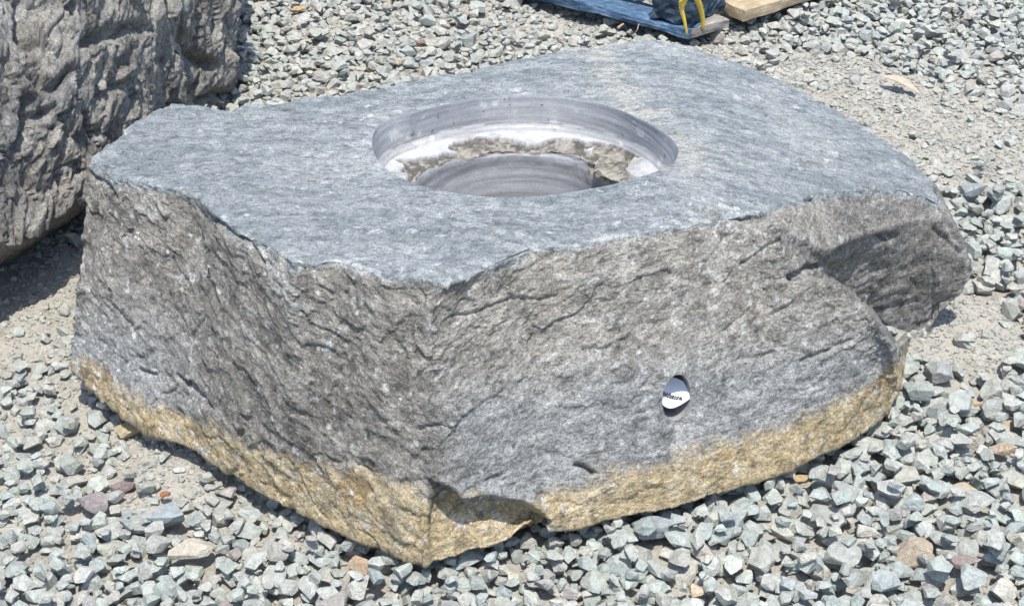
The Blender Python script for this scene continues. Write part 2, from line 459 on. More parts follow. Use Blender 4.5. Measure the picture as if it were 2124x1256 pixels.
# ---- traced features (cracks, notch, shelf)
grooves = [([(1640, 578), (1675, 555), (1710, 532), (1765, 506), (1850, 486)], 6, .016), ([(1840, 640), (1900, 625)], 5, .006), ([(1930, 470), (1985, 520)], 5, .006), ([(1930, 560), (1935, 660)], 4, .005), ([(1430, 425), (1490, 447), (1530, 452), (1560, 447), (1610, 432)], 5, .012), ([(1560, 452), (1592, 446), (1612, 436)], 7, .014),
           ([(580, 480), (600, 500), (612, 530), (622, 548)], 5, .014), ([(440, 450), (475, 470), (500, 500)], 5, .010), ([(540, 455), (560, 490)], 4, .006),
           ([(1195, 965), (1215, 970), (1232, 983)], 4.5, .016), ([(930, 885), (900, 880), (870, 885)], 3, .006),
           ([(1500, 690), (1540, 655)], 4, .006), ([(1590, 660), (1640, 630)], 4, .006), ([(1530, 745), (1600, 728)], 3.5, .005),
           ([(1540, 550), (1590, 510), (1620, 500)], 4, .006), ([(1000, 560), (1050, 530), (1100, 520)], 4, .004),
           ([(290, 765), (320, 778)], 4, .008), ([(370, 780), (400, 800), (440, 845)], 4.5, .009), ([(750, 965), (775, 985)], 4, .008),
           ([(190, 355), (220, 380), (240, 410)], 4, .009), ([(480, 480), (520, 500), (555, 545)], 4.5, .008), ([(960, 1015), (1040, 985)], 3, .005),
           ([(1660, 745), (1720, 720), (1760, 700)], 4, .006), ([(940, 660), (1050, 628), (1150, 612)], 4, .005), ([(1320, 860), (1355, 850)], 3, .004)]
jx = 5*fbm(G*22, 3, 21); jy = 5*fbm(G*22+9, 3, 22)
groove = np.zeros((NR, NCOL))
for pl, w, dep in grooves:
    d = seg_dist(PX+jx, PY+jy, pl); groove = np.maximum(groove, dep*np.exp(-(d/w)**2))
groove[:, ~frontcols] = 0
groove[:KT] *= sm(1300, 1400, PX[:KT])
# notch near the front corner: stone below the ledge line is set back
lx = PX + 1.5*jx; ledge = np.interp(lx, [890, 900, 925, 955, 1000, 1060, 1100, 1138], [992, 1000, 1012, 1036, 1026, 1034, 1052, 1082]) + 1.2*jy
below = sm(-1.5, 2.5, PY-ledge)*sm(888, 900, lx)*(1-sm(1132, 1138, lx))*(1-.70*sm(30, 100, PY-ledge))
below[:KT] = 0
notch = .032*below*frontcols[None]
lip = .010*np.exp(-((PY-ledge+10)/12)**2)*sm(880, 930, lx)*(1-sm(1100, 1150, lx))*is_side[:, None]*frontcols[None]
G2 = G + N*(disp - groove - notch + lip)[..., None]
G2[..., 2] -= bite*(~is_side[:, None]*1.0 + is_side[:, None]*np.exp(-(dist_top/.02)**2))*1.0
sd_i = is_side[:, None, None]*N
G2 -= sd_i*(bite*.7)[..., None]
G2[..., 2] -= .003*np.exp(-edge_d/.006)*(~is_side[:, None]*1. + is_side[:, None]*1.)
# ---- colour of the stone, plus shade painted into the right recess
cl = np.zeros(G.shape)
n_a = fbm(G*6, 4, 400); n_b = fbm(G*np.array([20, 50, 30.]), 4, 410); n_c = fbm(G*60, 3, 420)
top_c = mixc((.205, .232, .240), (.305, .327, .330), sm(-.6, .6, n_b)); top_c = mixc(top_c, (.14, .16, .172), .6*sm(.30, .8, fbm(G*np.array([50, 110, 60.]), 4, 415)))
top_c = mixc(top_c, (.35, .36, .35), .6*sm(.0, .8, n_a))
warm = np.exp(-(seg_dist(PX+3*jx, PY+3*jy, [(1240, 95), (1255, 150), (1290, 210), (1330, 250), (1390, 300), (1440, 330)])/38)**2)
top_c = mixc(top_c, (.42, .405, .36), .8*warm*sm(-.9, .3, n_b))
for (qx, qy, s) in ((1560, 330, 45), (520, 255, 40), (980, 430, 60), (640, 515, 40), (1030, 490, 50), (1300, 430, 45), (760, 350, 30), (1700, 300, 40)):
    w_ = np.exp(-(((PX-qx)/(s*1.5))**2+((PY-qy)/(s*.4))**2)); top_c = mixc(top_c, (.43, .43, .40), .6*w_*sm(-.3, .6, n_c))
white_t = sm(.60, .78, fbm(G*np.array([60, 80, 60.])+.6*n_a[..., None], 4, 430)+.32*n_a-.10)
top_c = mixc(top_c, (.52, .53, .53), .7*white_t)
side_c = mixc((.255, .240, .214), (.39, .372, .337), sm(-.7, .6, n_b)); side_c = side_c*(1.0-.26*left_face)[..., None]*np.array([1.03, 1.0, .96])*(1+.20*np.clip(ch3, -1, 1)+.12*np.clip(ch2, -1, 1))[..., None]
side_c = mixc(side_c, (.36, .345, .31), .5*sm(.1, .9, n_a)*(1-left_face))
side_c = mixc(side_c, np.array([.31, .32, .32]), (1-left_face)*sm(40, 200, PY-np.interp(PX, [900, 1860], [700, 560]))*.75)
side_c = mixc(side_c, np.array([.33, .34, .34]), left_face*sm(560, 760, PY)*(1-sm(250, 480, PX))*.8)
side_c = mixc(side_c, np.array([.12, .118, .115]), sm(1640, 1760, PX)*(1-sm(0, 18, PY-np.interp(PX, [1640, 1724, 1793, 1848, 1870], [580, 586, 634, 728, 900])))*.4)  # recess above the ridge painted darker to deepen its shade
och_line = np.interp(PX, [140, 200, 300, 380, 450, 600, 700, 800, 900, 940, 1090, 1140, 1250, 1400, 1540, 1700, 1790, 1870], [738, 756, 812, 868, 890, 940, 965, 1000, 1045, 1045, 1040, 1010, 985, 935, 905, 845, 790, 735])
och = sm(-26, 30, PY-och_line + 34*fbm(G*16, 4, 440) + 8*n_c)*is_side[:, None]*frontcols[None]
# the weathered rind varies from straw to rust
och_c = mixc((.435, .33, .175), (.56, .455, .28), sm(-.4, .7, n_c)); och_c = mixc(och_c, (.40, .25, .10), .6*sm(.25, .8, fbm(G*18, 3, 450)))
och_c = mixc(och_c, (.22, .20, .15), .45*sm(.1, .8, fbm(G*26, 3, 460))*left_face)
side_c = mixc(side_c, och_c, och*.92)
wv = np.zeros(PX.shape)
for pl, w in (([(505, 480), (560, 530), (590, 590), (615, 640)], 17), ([(1150, 765), (1190, 757), (1245, 742)], 5), ([(1060, 790), (1100, 775)], 5), ([(1255, 640), (1270, 670)], 5),
              ([(895, 620), (890, 700)], 8), ([(925, 850), (935, 875)], 7), ([(290, 430), (320, 450)], 6), ([(400, 570), (415, 600)], 9), ([(380, 715), (440, 708)], 5), ([(1200, 940), (1245, 925)], 6),
              ([(1385, 860), (1400, 850)], 3), ([(1960, 470), (2000, 540), (2012, 590)], 4), ([(1930, 560), (1935, 660)], 3), ([(1500, 670), (1520, 690)], 5)):
    wv = np.maximum(wv, np.exp(-(seg_dist(PX+1.5*jx, PY+1.5*jy, pl)/w)**2)*sm(-.35, .35, n_c+.25))
side_c = mixc(side_c, (.52, .51, .48), .8*wv)
white_s = sm(.62, .80, fbm(G*95, 3, 470)+.2*n_a); side_c = mixc(side_c, (.58, .58, .56), .7*white_s)
tmix = np.where(is_side[:, None], 1-sm(.000, .016, dist_top + .010*n_c + .012*n_a), 1.0)
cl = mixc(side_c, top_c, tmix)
edge_w = np.exp(-((edge_d-.004)/.0045)**2)*sm(.0, .7, n_c+n_a)*.6                 # bruised pale arris
cl = mixc(cl, (.55, .56, .55), edge_w)

carved = empty("carved_boulder", (BCEN[0], BCEN[1], 0))
tag(carved, "large rough grey boulder with flat blue-grey top, round bored basin and ochre base band", "boulder")
def add_child(name, me, mat, label=None):
    o = link(name, me, mat); o.parent = carved; o.matrix_parent_inverse = Matrix.Translation(-Vector(carved.location))
    if label: o['label'] = label
    return o
idx = np.arange(NR*NCOL).reshape(NR, NCOL)
nx = np.roll(idx, -1, 1)
# drilled hole for the note on the right face
HOLE_R = .0230
EF = 1.62
hc_px = (1405, 826)
hp = onF(*hc_px)
HN = UR.copy(); HN = np.array([UR[1], -UR[0], 0.]); HN /= np.linalg.norm(HN)
HU = np.cross(Zv, HN); HU /= np.linalg.norm(HU)
if HU[0] < 0: HU = -HU
near = np.linalg.norm(G2-hp, axis=-1)
ii = np.unravel_index(np.argmin(np.hypot(PX-hc_px[0], PY-hc_px[1]) + 1e4*(~is_side[:, None])), near.shape)
HC = G2[ii]
rel = G2-HC; hu = rel@HU; hv = rel[..., 2]; hd = rel@HN
hole_r = np.hypot(hu, hv/EF)
kill = (hole_r < HOLE_R) & (np.abs(hd) < .08) & is_side[:, None]
# flatten relief round the hole
k_ = np.exp(-(np.maximum(0, hole_r-HOLE_R)/.012)**2)*(np.abs(hd) < .08)*is_side[:, None]
G2 -= HN*(hd*k_*.75)[..., None]
quads = np.stack([idx[:-1], nx[:-1], nx[1:], idx[1:]], -1)   # (NR-1, NCOL, 4)
kf = kill.ravel()[quads].any(-1)
# snap the loop of vertices round the hole onto a clean ellipse
bq = quads[(~kf)]
usedk = np.zeros(NR*NCOL, bool); usedk[quads[kf].ravel()] = True
ub = np.zeros(NR*NCOL, bool); ub[bq.ravel()] = True
bnd = np.where(usedk & ub)[0]
Vf = G2.reshape(-1, 3).copy()
r_ = Vf[bnd]-HC; a_ = np.arctan2(r_[:, 2]/EF, r_@HU); dd_ = r_@HN
Vf[bnd] = HC + HU*(HOLE_R*np.cos(a_))[:, None] + Zv*(HOLE_R*EF*np.sin(a_))[:, None] + HN*dd_[:, None]
ordr = np.argsort(a_)
hole_loop = Vf[bnd][ordr]
# body side and top share one surface; two parts: top face and rough body
flip = N[30, 5] @ np.cross(G[30, 6]-G[30, 5], G[31, 5]-G[30, 5]) < 0
if flip: bq = bq[:, ::-1]
row_of = (bq[:, 0] if not flip else bq[:, 3])//NCOL
def sub_mesh(name, faces, smooth=True):
    u, inv = np.unique(faces.ravel(), return_inverse=True)
    me = np_mesh(name, Vf[u], inv.reshape(faces.shape), cl.reshape(-1, 3)[u], smooth)
    at = me.attributes.new("grain", 'FLOAT_VECTOR', 'POINT'); at.data.foreach_set("vector", np.ascontiguousarray(GRAIN.reshape(-1, 3)[u], dtype=np.float32).ravel())
    return me
fr = row_of.reshape(-1)
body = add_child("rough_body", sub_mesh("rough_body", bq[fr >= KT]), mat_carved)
topo = add_child("sawn_top", sub_mesh("sawn_top", bq[fr < KT]), mat_top, "flat blue-grey top face with pale specks")
# tube of the drilled hole
nh = len(hole_loop); rings = []; hcol = []
for k, d in enumerate([0, .002, .01, .03, .07]):
    q = hole_loop.copy(); 
    q -= HN*d; q = q + ((HC-HN*d) - q)*(0 if k < 4 else .0)
    rings.append(q)
rings.append(np.repeat((HC-HN*.09)[None], nh, 0))
HV = np.concatenate(rings); fs = []
for k in range(5):
    for j in range(nh):
        fs.append((k*nh+j, k*nh+(j+1) % nh, (k+1)*nh+(j+1) % nh, (k+1)*nh+j))
hm = np_mesh("drill_hole", HV, np.array(fs), np.tile([.26, .25, .235], (len(HV), 1)))
add_child("drill_hole", hm, mat_cut, "small round hole drilled in the right face")

# ---- basin: bored wall, mineral crusted ledge, deeper inner bore
bn = np.array([0, .12, 1.]); bn /= np.linalg.norm(bn)
NB = 900
ba = np.linspace(0, 2*np.pi, NB, endpoint=False)
RB = rim_r(ba)
def ring(rf, dep, a=ba, R=RB, cx=0, cy=0):
    q = np.stack([BCEN[0]+cx+rf*R*np.cos(a), BCEN[1]+cy+rf*R*np.sin(a), np.zeros_like(a)], -1)
    q[:, 2] = top_z(q[:, 0], q[:, 1])
    return q - bn*(np.asarray(dep)[..., None] if np.ndim(dep) else dep)
Rm = RB*.35 + RMEAN*.65
wall_prof = [(0, 1.0), (.003, .997)] + [(d, 1.0-.22*d) for d in np.linspace(.006, .046, 22)] + [(.0475, .989), (.049, .983), (.0505, .980), (.0520, .978), (.0535, .975), (.055, .967), (.0565, .963), (.059, .958), (.061, .953)]
rows = []
for d, rf in wall_prof:
    q = ring(rf, d, R=lerp(RB, Rm, min(1, d/.05)))
    w = fbm(np.stack([q[:, 0]*4, q[:, 1]*4, q[:, 2]*160], -1), 3, 500)*.0003
    r = q-BCEN; r[:, 2] = 0; r /= np.linalg.norm(r, axis=1, keepdims=True)
    q += r*w[:, None]*min(1, d/.006); rows.append(q)
W_ = np.array(rows)
def ringmesh(name, W_, colr, closed_end=False):
    n, m = W_.shape[:2]; ix = np.arange(n*m).reshape(n, m); nxx = np.roll(ix, -1, 1)
    q = np.stack([ix[:-1], ix[1:], nxx[1:], nxx[:-1]], -1).reshape(-1, 4)
    return np_mesh(name, W_.reshape(-1, 3), q, colr.reshape(-1, 3))
streak = fbm(np.stack([W_[..., 0]*5, W_[..., 1]*5, (W_[..., 2]+.12*W_[..., 1])*150], -1), 4, 510)
spots = fbm(W_*28, 4, 520)
wc = mixc((.27, .272, .282), (.345, .345, .353), sm(-.9, .7, streak + .5*spots))
wc = mixc(wc, (.52, .52, .50), .7*sm(.62, .8, spots)); wc = mixc(wc, (.12, .115, .11), .7*sm(.86, .95, fbm(W_*95, 3, 530)))
wc[-7:] = mixc(wc[-7:], (.42, .40, .37), sm(-.3, .3, streak[-7:])*.5); wc[-9:-7] = mixc(wc[-9:-7], (.12, .115, .11), .75*sm(-.6, .4, spots[-9:-7]))
wm = ringmesh("basin_wall", W_, wc)
add_child("basin_wall", wm, mat_cut, "smooth grey bored wall of the basin")
# ledge
LR = 44; led = []
inner_cy = -.012
for k in range(LR):
    t = k/(LR-1)
    rf = lerp(.955, .77, t)
    q = ring(rf, .0605 + .004*t, R=Rm, cy=inner_cy*t); led.append(q)
L_ = np.array(led); lpx, lpy = proj(L_)
lj = fbm(L_*24, 4, 540); lj2 = fbm(L_*24+7, 4, 541)
brown = np.zeros(lpx.shape)
for bx, by, bw, bh in ((1020, 306, 66, 23), (1165, 302, 50, 20), (1120, 318, 60, 12), (915, 332, 50, 14), (1268, 325, 52, 26), (872, 362, 20, 18), (1075, 325, 90, 9), (860, 346, 25, 5), (1330, 322, 14, 4), (965, 296, 26, 6)):
    brown = np.maximum(brown, 1-(((lpx+11*lj-bx)/bw)**2+((lpy+7*lj2-by)/bh)**2))
tk = np.linspace(0, 1, LR)[:, None]
frontside = sm(0, .5, -np.sin(ba))[None]
brown = np.maximum(brown, (tk-.80-.25*lj)*2.5); brown = np.maximum(brown, (lj2*.9+.5*lj-.42)*sm(.1, .3, tk))
bm_ = sm(-.02, .06, brown)
rough_b = fbm(L_*60, 4, 550)
L_ -= bn*(bm_*sm(0, .15, tk)*(.005+.006*tk + .006*np.abs(rough_b)))[..., None]
L_ += bn*((1-bm_)*.0008*rough_b)[..., None]
lc = mixc((.44, .45, .46), (.33, .325, .32), sm(.1, .8, lj)); lc = mixc(lc, mixc((.085, .078, .067), (.27, .25, .215), sm(-.5, .7, rough_b+.5*fbm(L_*160, 3, 551))), bm_)
lip_w = sm(.07, .0, tk)*np.ones_like(bm_); lc = mixc(lc, (.33, .32, .31), lip_w*.8)
add_child("basin_ledge", ringmesh("basin_ledge", L_, lc), mat_crust, "chalky white crusted ledge with broken brown patches")
# inner bore
rows = []; base_last = L_[-1]
prof = [(0, .77, .0), (.012, .758, 1), (.03, .742, 1), (.06, .715, .5), (.09, .68, .3), (.12, .625, .2), (.15, .60, .2), (.17, .4, .2), (.172, .02, 0)]
dense = []
for (d0, r0, n0), (d1, r1, n1) in zip(prof[:-1], prof[1:]):
    for k in range(8): dense.append((lerp(d0, d1, k/8), lerp(r0, r1, k/8), lerp(n0, n1, k/8)))
dense.append(prof[-1])
for k, (d, rf, nz) in enumerate(dense):
    q = ring(rf, .0645+d, R=Rm, cy=inner_cy)
    if k == 0: q = base_last.copy()
    else:
        r = BCEN+np.array([0, inner_cy, 0])-q; r[:, 2] = 0; r /= np.linalg.norm(r, axis=1, keepdims=True)+1e-9
        brk = fbm(q*26, 4, 560)
        q += r*(nz*.006*brk*np.exp(-d/.03) + .0006*fbm(np.stack([q[:, 0]*4, q[:, 1]*4, q[:, 2]*150], -1), 2, 570))[:, None]
        ipx, ipy = proj(q)
        bl = np.exp(-(((ipx-1262)/46)**2+((ipy-340)/38)**2))
        q += r*(bl*(.018+.012*brk))[:, None]
        q = q + (base_last-ring(.77, .0645, R=Rm, cy=inner_cy))*max(0, 1-d/.02)
    rows.append(q)
I_ = np.array(rows); ist = fbm(np.stack([I_[..., 0]*5, I_[..., 1]*5, I_[..., 2]*110], -1), 4, 580)
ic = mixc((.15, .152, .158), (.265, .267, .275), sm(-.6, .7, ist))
ipx, ipy = proj(I_)
dd = np.array([p[0] for p in dense])[:, None]
bl = sm(.25, .5, np.exp(-(((ipx-1262)/50)**2+((ipy-340)/38)**2))+.2*fbm(I_*50, 3, 591))
brk = np.maximum(sm(.012, .004, dd+.008*fbm(I_*30, 3, 590)), bl)
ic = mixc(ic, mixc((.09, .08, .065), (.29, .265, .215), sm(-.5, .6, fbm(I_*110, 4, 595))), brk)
add_child("inner_bore", ringmesh("inner_bore", I_, ic), mat_cut, "deeper grey bore ringed with saw marks")

# ------------------------------------------------------------------ rough boulder behind left
def rough_boulder():
    base = [on_z(-140, 600, .05), on_z(0, 522, .15), on_z(40, 502, .15), on_z(90, 468, .15), on_z(160, 424, .15), on_z(300, 320, .11), on_z(395, 262, .03), on_z(476, 208, .02)]
    base[0] = np.array([-.98, 2.22, .14])
    far = [np.array([-.66, 3.75, 0]), np.array([-1.2, 4.0, 0]), np.array([-1.75, 3.7, 0]), np.array([-1.7, 3.0, 0]), np.array([-1.4, 2.7, .0])]
    Bp = np.array(base + far); Bp[:, 2] = np.maximum(Bp[:, 2], .0)
    cen = np.array([-1.15, 3.2, 0])
    out = Bp-cen; out[:, 2] = 0; out /= np.linalg.norm(out, axis=1, keepdims=True)
    H = .60
    Tp = Bp + np.array([[-.04, .30, 0]]*7 + [[-.035, .26, 0]] + [[-.05, .1, 0]]*1 + [[0, 0, 0]]*4); Tp[:, 2] = H + .05*np.sin(np.arange(len(Bp))*1.7)
    Mid = lerp(Bp, Tp, .45) + out*.045
    n = len(Bp); S = []
    for i in range(n):
        L = np.linalg.norm(Bp[(i+1) % n]-Bp[i]); st = .005 if i < 8 else .012
        k = max(3, int(L/st)); S += [(i, j/k) for j in range(k)]
    a = np.array([s[0] for s in S]); f = np.array([s[1] for s in S])[:, None]
    b, m, t = [X[a]*(1-f)+X[(a+1) % n]*f for X in (Bp, Mid, Tp)]
    for _ in range(6):
        b, m, t = [.5*X + .25*(np.roll(X, 1, 0)+np.roll(X, -1, 0)) for X in (b, m, t)]
    rows = []
    ccen = cen.copy()
    u2 = b - (b-ccen)*.30; u2[:, 2] = b[:, 2]-.17
    for k in range(8): rows.append(lerp(u2, b, k/8))
    for k in range(80): rows.append(lerp(b, m, k/80))
    for k in range(80): rows.append(lerp(m, t, k/80))
    top = ccen.copy(); top[2] = H+.06
    for k in range(60):
        q = lerp(t, top[None], (k/60)); rows.append(q)
    rows.append(np.repeat(top[None], len(b), 0))
    Q = np.array(rows); Nn = grid_normals(Q)
    if (Nn[40]*(Q[40]-cen)).sum() < 0: Nn = -Nn
    w = fbm(Q*4, 3, 610)
    Qw = Q + .05*np.stack([w, fbm(Q*4+5, 3, 611), fbm(Q*4+9, 3, 612)], -1)
    dd_ = np.array([.48, .88, 0]); La = dd_*.62 + Zv*.78; La /= np.linalg.norm(La); Lb = -dd_*.78 + Zv*.62; Lb /= np.linalg.norm(Lb); Lc = np.cross(La, Lb)
    Qr = np.stack([Qw@Lb, Qw@Lc, Qw@La], -1)
    c1, ed1 = chips(Qr*np.array([7, 7, 4.5]), 620, 1.0)
    c2, ed2 = chips(Qr*np.array([20, 16, 8.]), 630, 1.0)
    c3, ed3 = chips(Qr*np.array([55, 40, 20.]), 635, 1.0)
    d = .011*c1 - .007*np.exp(-(ed1/.05)**2) - .004*np.exp(-(ed2/.06)**2) + .013*c2 + .0055*c3 + .007*w + .004*(ridged(Qr*9, 4, 640)-.5) + .0028*chips(Qr*np.array([110,80,38.]), 651, 1.)[0] + .002*fbm(Qr*np.array([40,40,22.]), 4, 650)
    # traced hollows and overhangs on the visible face
    qx, qy = proj(Q)
    for pl, ww, dep in (([(185, 75), (230, 60), (290, 50)], 13, .028), ([(60, 150), (75, 165), (110, 175), (150, 140)], 11, .028), ([(380, 70), (400, 90)], 10, .022), ([(400, 110), (430, 130)], 10, .03),
                        ([(60, 240), (90, 225)], 10, .02), ([(410, 205), (470, 190)], 9, .03), ([(40, 300), (55, 270), (60, 200)], 9, .03), ([(50, 0), (48, 80), (70, 100)], 9, .03), ([(210, 200), (240, 175)], 9, .02), ([(120, 330), (135, 380)], 8, .02)):
        g_ = seg_dist(qx+14*w, qy+14*fbm(Q*9, 2, 655), pl); d = d - dep*np.exp(-(g_/ww)**2)
    m_ = np.ones(len(rows)); m_[:8] = .4; m_[-60:] = np.linspace(1, .3, 60)
    Q2 = Q + Nn*(d*m_[:, None])[..., None]
    cb = mixc((.26, .24, .212), (.41, .382, .335), sm(-.7, .7, fbm(Q*16, 5, 660)))
    cb = mixc(cb, (.17, .17, .175), .6*sm(.0, .7, fbm(Q*5, 2, 670))); cb = mixc(cb, (.5, .49, .47), .7*sm(.72, .85, fbm(Q*32, 3, 680)))
    pale = np.exp(-(((qx-10)/35)**2+((qy-30)/50)**2)); cb = mixc(cb, (.5, .48, .44), .8*pale)
    nr, ncl = Q.shape[:2]; ix = np.arange(nr*ncl).reshape(nr, ncl); nn_ = np.roll(ix, -1, 1)
    q = np.stack([ix[:-1], nn_[:-1], nn_[1:], ix[1:]], -1).reshape(-1, 4)
    if Nn[40, 5] @ np.cross(Q[40, 6]-Q[40, 5], Q[41, 5]-Q[40, 5]) < 0: q = q[:, ::-1]
    o = link("rough_boulder", np_mesh("rough_boulder", Q2.reshape(-1, 3), q, cb.reshape(-1, 3)), mat_rough)
    shift(o, (cen[0], cen[1], 0))
    tag(o, "tall dark brown craggy boulder standing behind the left end of the bored stone", "boulder")
    return (b - (b-ccen)*.28)[:, :2]
rough_foot = rough_boulder()

# ------------------------------------------------------------------ ground sheet
def dirtiness(x, y):
    """1 = bare dirt, 0 = stones lie thick"""
    P = np.stack([x*2.3, y*2.3, np.zeros_like(x)], -1)
    d = .36 + .45*fbm(P, 3, 700)
    for qx, qy, r, a in ((2000, 730, .16, .9), (1960, 640, .14, .8), (1940, 260, .28, .32), (1560, 130, .25, .3), (1440, 110, .12, .4), (400, 985, .10, .5), (60, 640, .2, .45), (2060, 300, .25, .5),
                         (120, 610, .12, .5), (1300, 60, .2, .4), (330, 1100, .10, .3), (1700, 180, .2, .5), (560, 1130, .12, .35),
                         (1650, 1120, .35, -.9), (2000, 1000, .35, -.9), (1250, 1200, .2, -.7), (1950, 60, .25, -.6), (700, 60, .5, -.35), (120, 1150, .25, -.25), (1990, 420, .15, -.3)):
        c = on_z(qx, qy, 0)
        d = d + a*np.exp(-(((x-c[0])**2+(y-c[1])**2)/(r*r)))
    return np.clip(d, 0, 1)
def ground_z(x, y):
    P = np.stack([x, y, np.zeros_like(x)], -1)
    near = np.exp(-((x/3.)**2 + ((y-3)/3.5)**2))
    return -.009 + .010*dirtiness(x, y)*near + near*(.006*fbm(P*3.5, 3, 710) + .0035*fbm(P*24, 3, 720)+.0022*fbm(P*85, 3, 730))
def axis(a, b, far, st):
    core = np.arange(a, b, st); g = [core]
    s = st; x = b; up = []
    while x < far: s *= 1.25; x += s; up.append(x)
    s = st; x = a; dn = []
    while x > -far: s *= 1.25; x -= s; dn.append(x)
    return np.r_[dn[::-1], core, up]
gx = axis(-1.5, 1.5, 90, .006); gy = axis(1.3, 4.6, 120, .006)
XX, YY = np.meshgrid(gx, gy); ZZ = ground_z(XX, YY)
ix = np.arange(XX.size).reshape(XX.shape)
gq = np.stack([ix[:-1, :-1], ix[:-1, 1:], ix[1:, 1:], ix[1:, :-1]], -1).reshape(-1, 4)
go = link("ground", np_mesh("ground", np.stack([XX, YY, ZZ], -1).reshape(-1, 3), gq), mat_dirt)
tag(go, kind='structure')

# ------------------------------------------------------------------ gravel
def poly_stone(seed, bevel, planes=11):
    r = random.Random(seed); bm = bmesh.new()
    bmesh.ops.create_cube(bm, size=2.4)
    for k in range(planes):
        n = Vector((r.gauss(0, 1), r.gauss(0, 1), r.gauss(0, 1))).normalized()
        g = bm.verts[:]+bm.edges[:]+bm.faces[:]
        res = bmesh.ops.bisect_plane(bm, geom=g, plane_co=n*r.uniform(.68, .98), plane_no=n, clear_outer=True)
        e = [x for x in res['geom_cut'] if isinstance(x, bmesh.types.BMEdge)]
        if len(e) > 2:
            try: bmesh.ops.contextual_create(bm, geom=e)
            except Exception: pass
    bmesh.ops.remove_doubles(bm, verts=bm.verts, dist=.10)
    bmesh.ops.recalc_face_normals(bm, faces=bm.faces)
    if bevel: bmesh.ops.bevel(bm, geom=bm.edges[:]+bm.verts[:], offset=bevel, segments=2, affect='EDGES', profile=.6, clamp_overlap=True)
    bmesh.ops.triangulate(bm, faces=bm.faces)
    bm.verts.ensure_lookup_table()
    V = np.array([v.co[:] for v in bm.verts]); F = np.array([[v.index for v in f.verts] for f in bm.faces])
    bm.free()
    V -= (V.max(0)+V.min(0))/2; V /= np.abs(V).max(0)
    if bevel: V = V*(1+.035*fbm(V*1.7+seed, 2, seed)[:, None])
    return V, F
HI = [poly_stone(s, .15, 9+s % 5) for s in range(36)]
LO = [poly_stone(s+100, 0, 8) for s in range(16)]
print("stone faces", np.mean([len(f) for _, f in HI]), np.mean([len(f) for _, f in LO]))
def rotm(rng_, flat=True):
    q = rng_.normal(size=4)
    if flat: q = np.array([1, .35*q[1], .35*q[2], 0])
    q /= np.linalg.norm(q); w, x, y, z = q
    R = np.array([[1-2*(y*y+z*z), 2*(x*y-z*w), 2*(x*z+y*w)], [2*(x*y+z*w), 1-2*(x*x+z*z), 2*(y*z-x*w)], [2*(x*z-y*w), 2*(y*z+x*w), 1-2*(x*x+y*y)]])
    a = rng_.uniform(0, 2*np.pi); c, s = np.cos(a), np.sin(a)
    return np.array([[c, -s, 0], [s, c, 0], [0, 0, 1]]) @ R
HS = .003
X0, X1, Y0, Y1 = -2.1, 2.1, 1.25, 5.4
HX = int((X1-X0)/HS); HY = int((Y1-Y0)/HS)
hx = X0+np.arange(HX)*HS; hy = Y0+np.arange(HY)*HS
cg = np.meshgrid(np.arange(X0, X1+.03, .02), np.arange(Y0, Y1+.03, .02)); cz = ground_z(*cg)
fx = (hx-X0)/.02; fy = (hy-Y0)/.02; i0 = fx.astype(int); j0 = fy.astype(int); ax = (fx-i0)[None]; ay = (fy-j0)[:, None]
HM = (cz[j0][:, i0]*(1-ax)*(1-ay) + cz[j0][:, i0+1]*ax*(1-ay) + cz[j0+1][:, i0]*(1-ax)*ay + cz[j0+1][:, i0+1]*ax*ay)
# no stones inside the boulders; those under the overhanging rim must stay low
foot = und[2][::8, :2]; edge_poly = und[0][::8, :2]
gxx, gyy = np.meshgrid(hx[::4], hy[::4])
def up4(m): return np.repeat(np.repeat(m, 4, 0), 4, 1)[:HY, :HX]
solid = up4(inpoly(gxx, gyy, foot) | inpoly(gxx, gyy, rough_foot[::6]))
limit = up4(inpoly(gxx, gyy, edge_poly)); limit[:, int((.62-X0)/HS):] = False
HM[solid] = .6
def settle(x, y, rx, ry, rz, ca, sa, embed):
    R = max(rx, ry); k = int(R/HS)+1
    i = int((x-X0)/HS); j = int((y-Y0)/HS)
    if i-k < 0 or j-k < 0 or i+k+1 >= HX or j+k+1 >= HY: return None
    yy, xx = np.mgrid[-k:k+1, -k:k+1]*HS
    u = (xx*ca+yy*sa)/rx; v = (-xx*sa+yy*ca)/ry; q = u*u+v*v; m = q < .80
    if not m.any(): return None
    h = HM[j-k:j+k+1, i-k:i+k+1]
    under = rz*np.sqrt(np.clip(1-q, 0, 1))
    need = (h+under)[m]
    zc = np.sort(need)[int(len(need)*.93)] if len(need) > 12 else need.max()
    zc -= embed*rz
    return zc, (i, j, k, m, under)
def commit(zc, info):
    i, j, k, m, under = info
    h = HM[j-k:j+k+1, i-k:i+k+1]; h[m] = np.maximum(h[m], (zc+under*.9)[m])
stone_cols = np.array([(.335, .362, .352), (.30, .335, .335), (.36, .385, .37), (.385, .385, .365), (.28, .315, .325), (.33, .335, .325), (.39, .40, .385), (.37, .36, .335), (.30, .275, .265), (.335, .30, .285), (.44, .36, .26), (.44, .425, .39), (.27, .225, .215)])
stone_w = np.array([20, 14, 16, 12, 7, 12, 7, 8, 1.0, 1.0, .6, 1.2, .5]); stone_w /= stone_w.sum()
stones = []          # (proto set, idx, R3x3, centre, colour)
def in_view(x, y, mrg=.30): return abs(x) < .345*y*1.06+mrg+.05
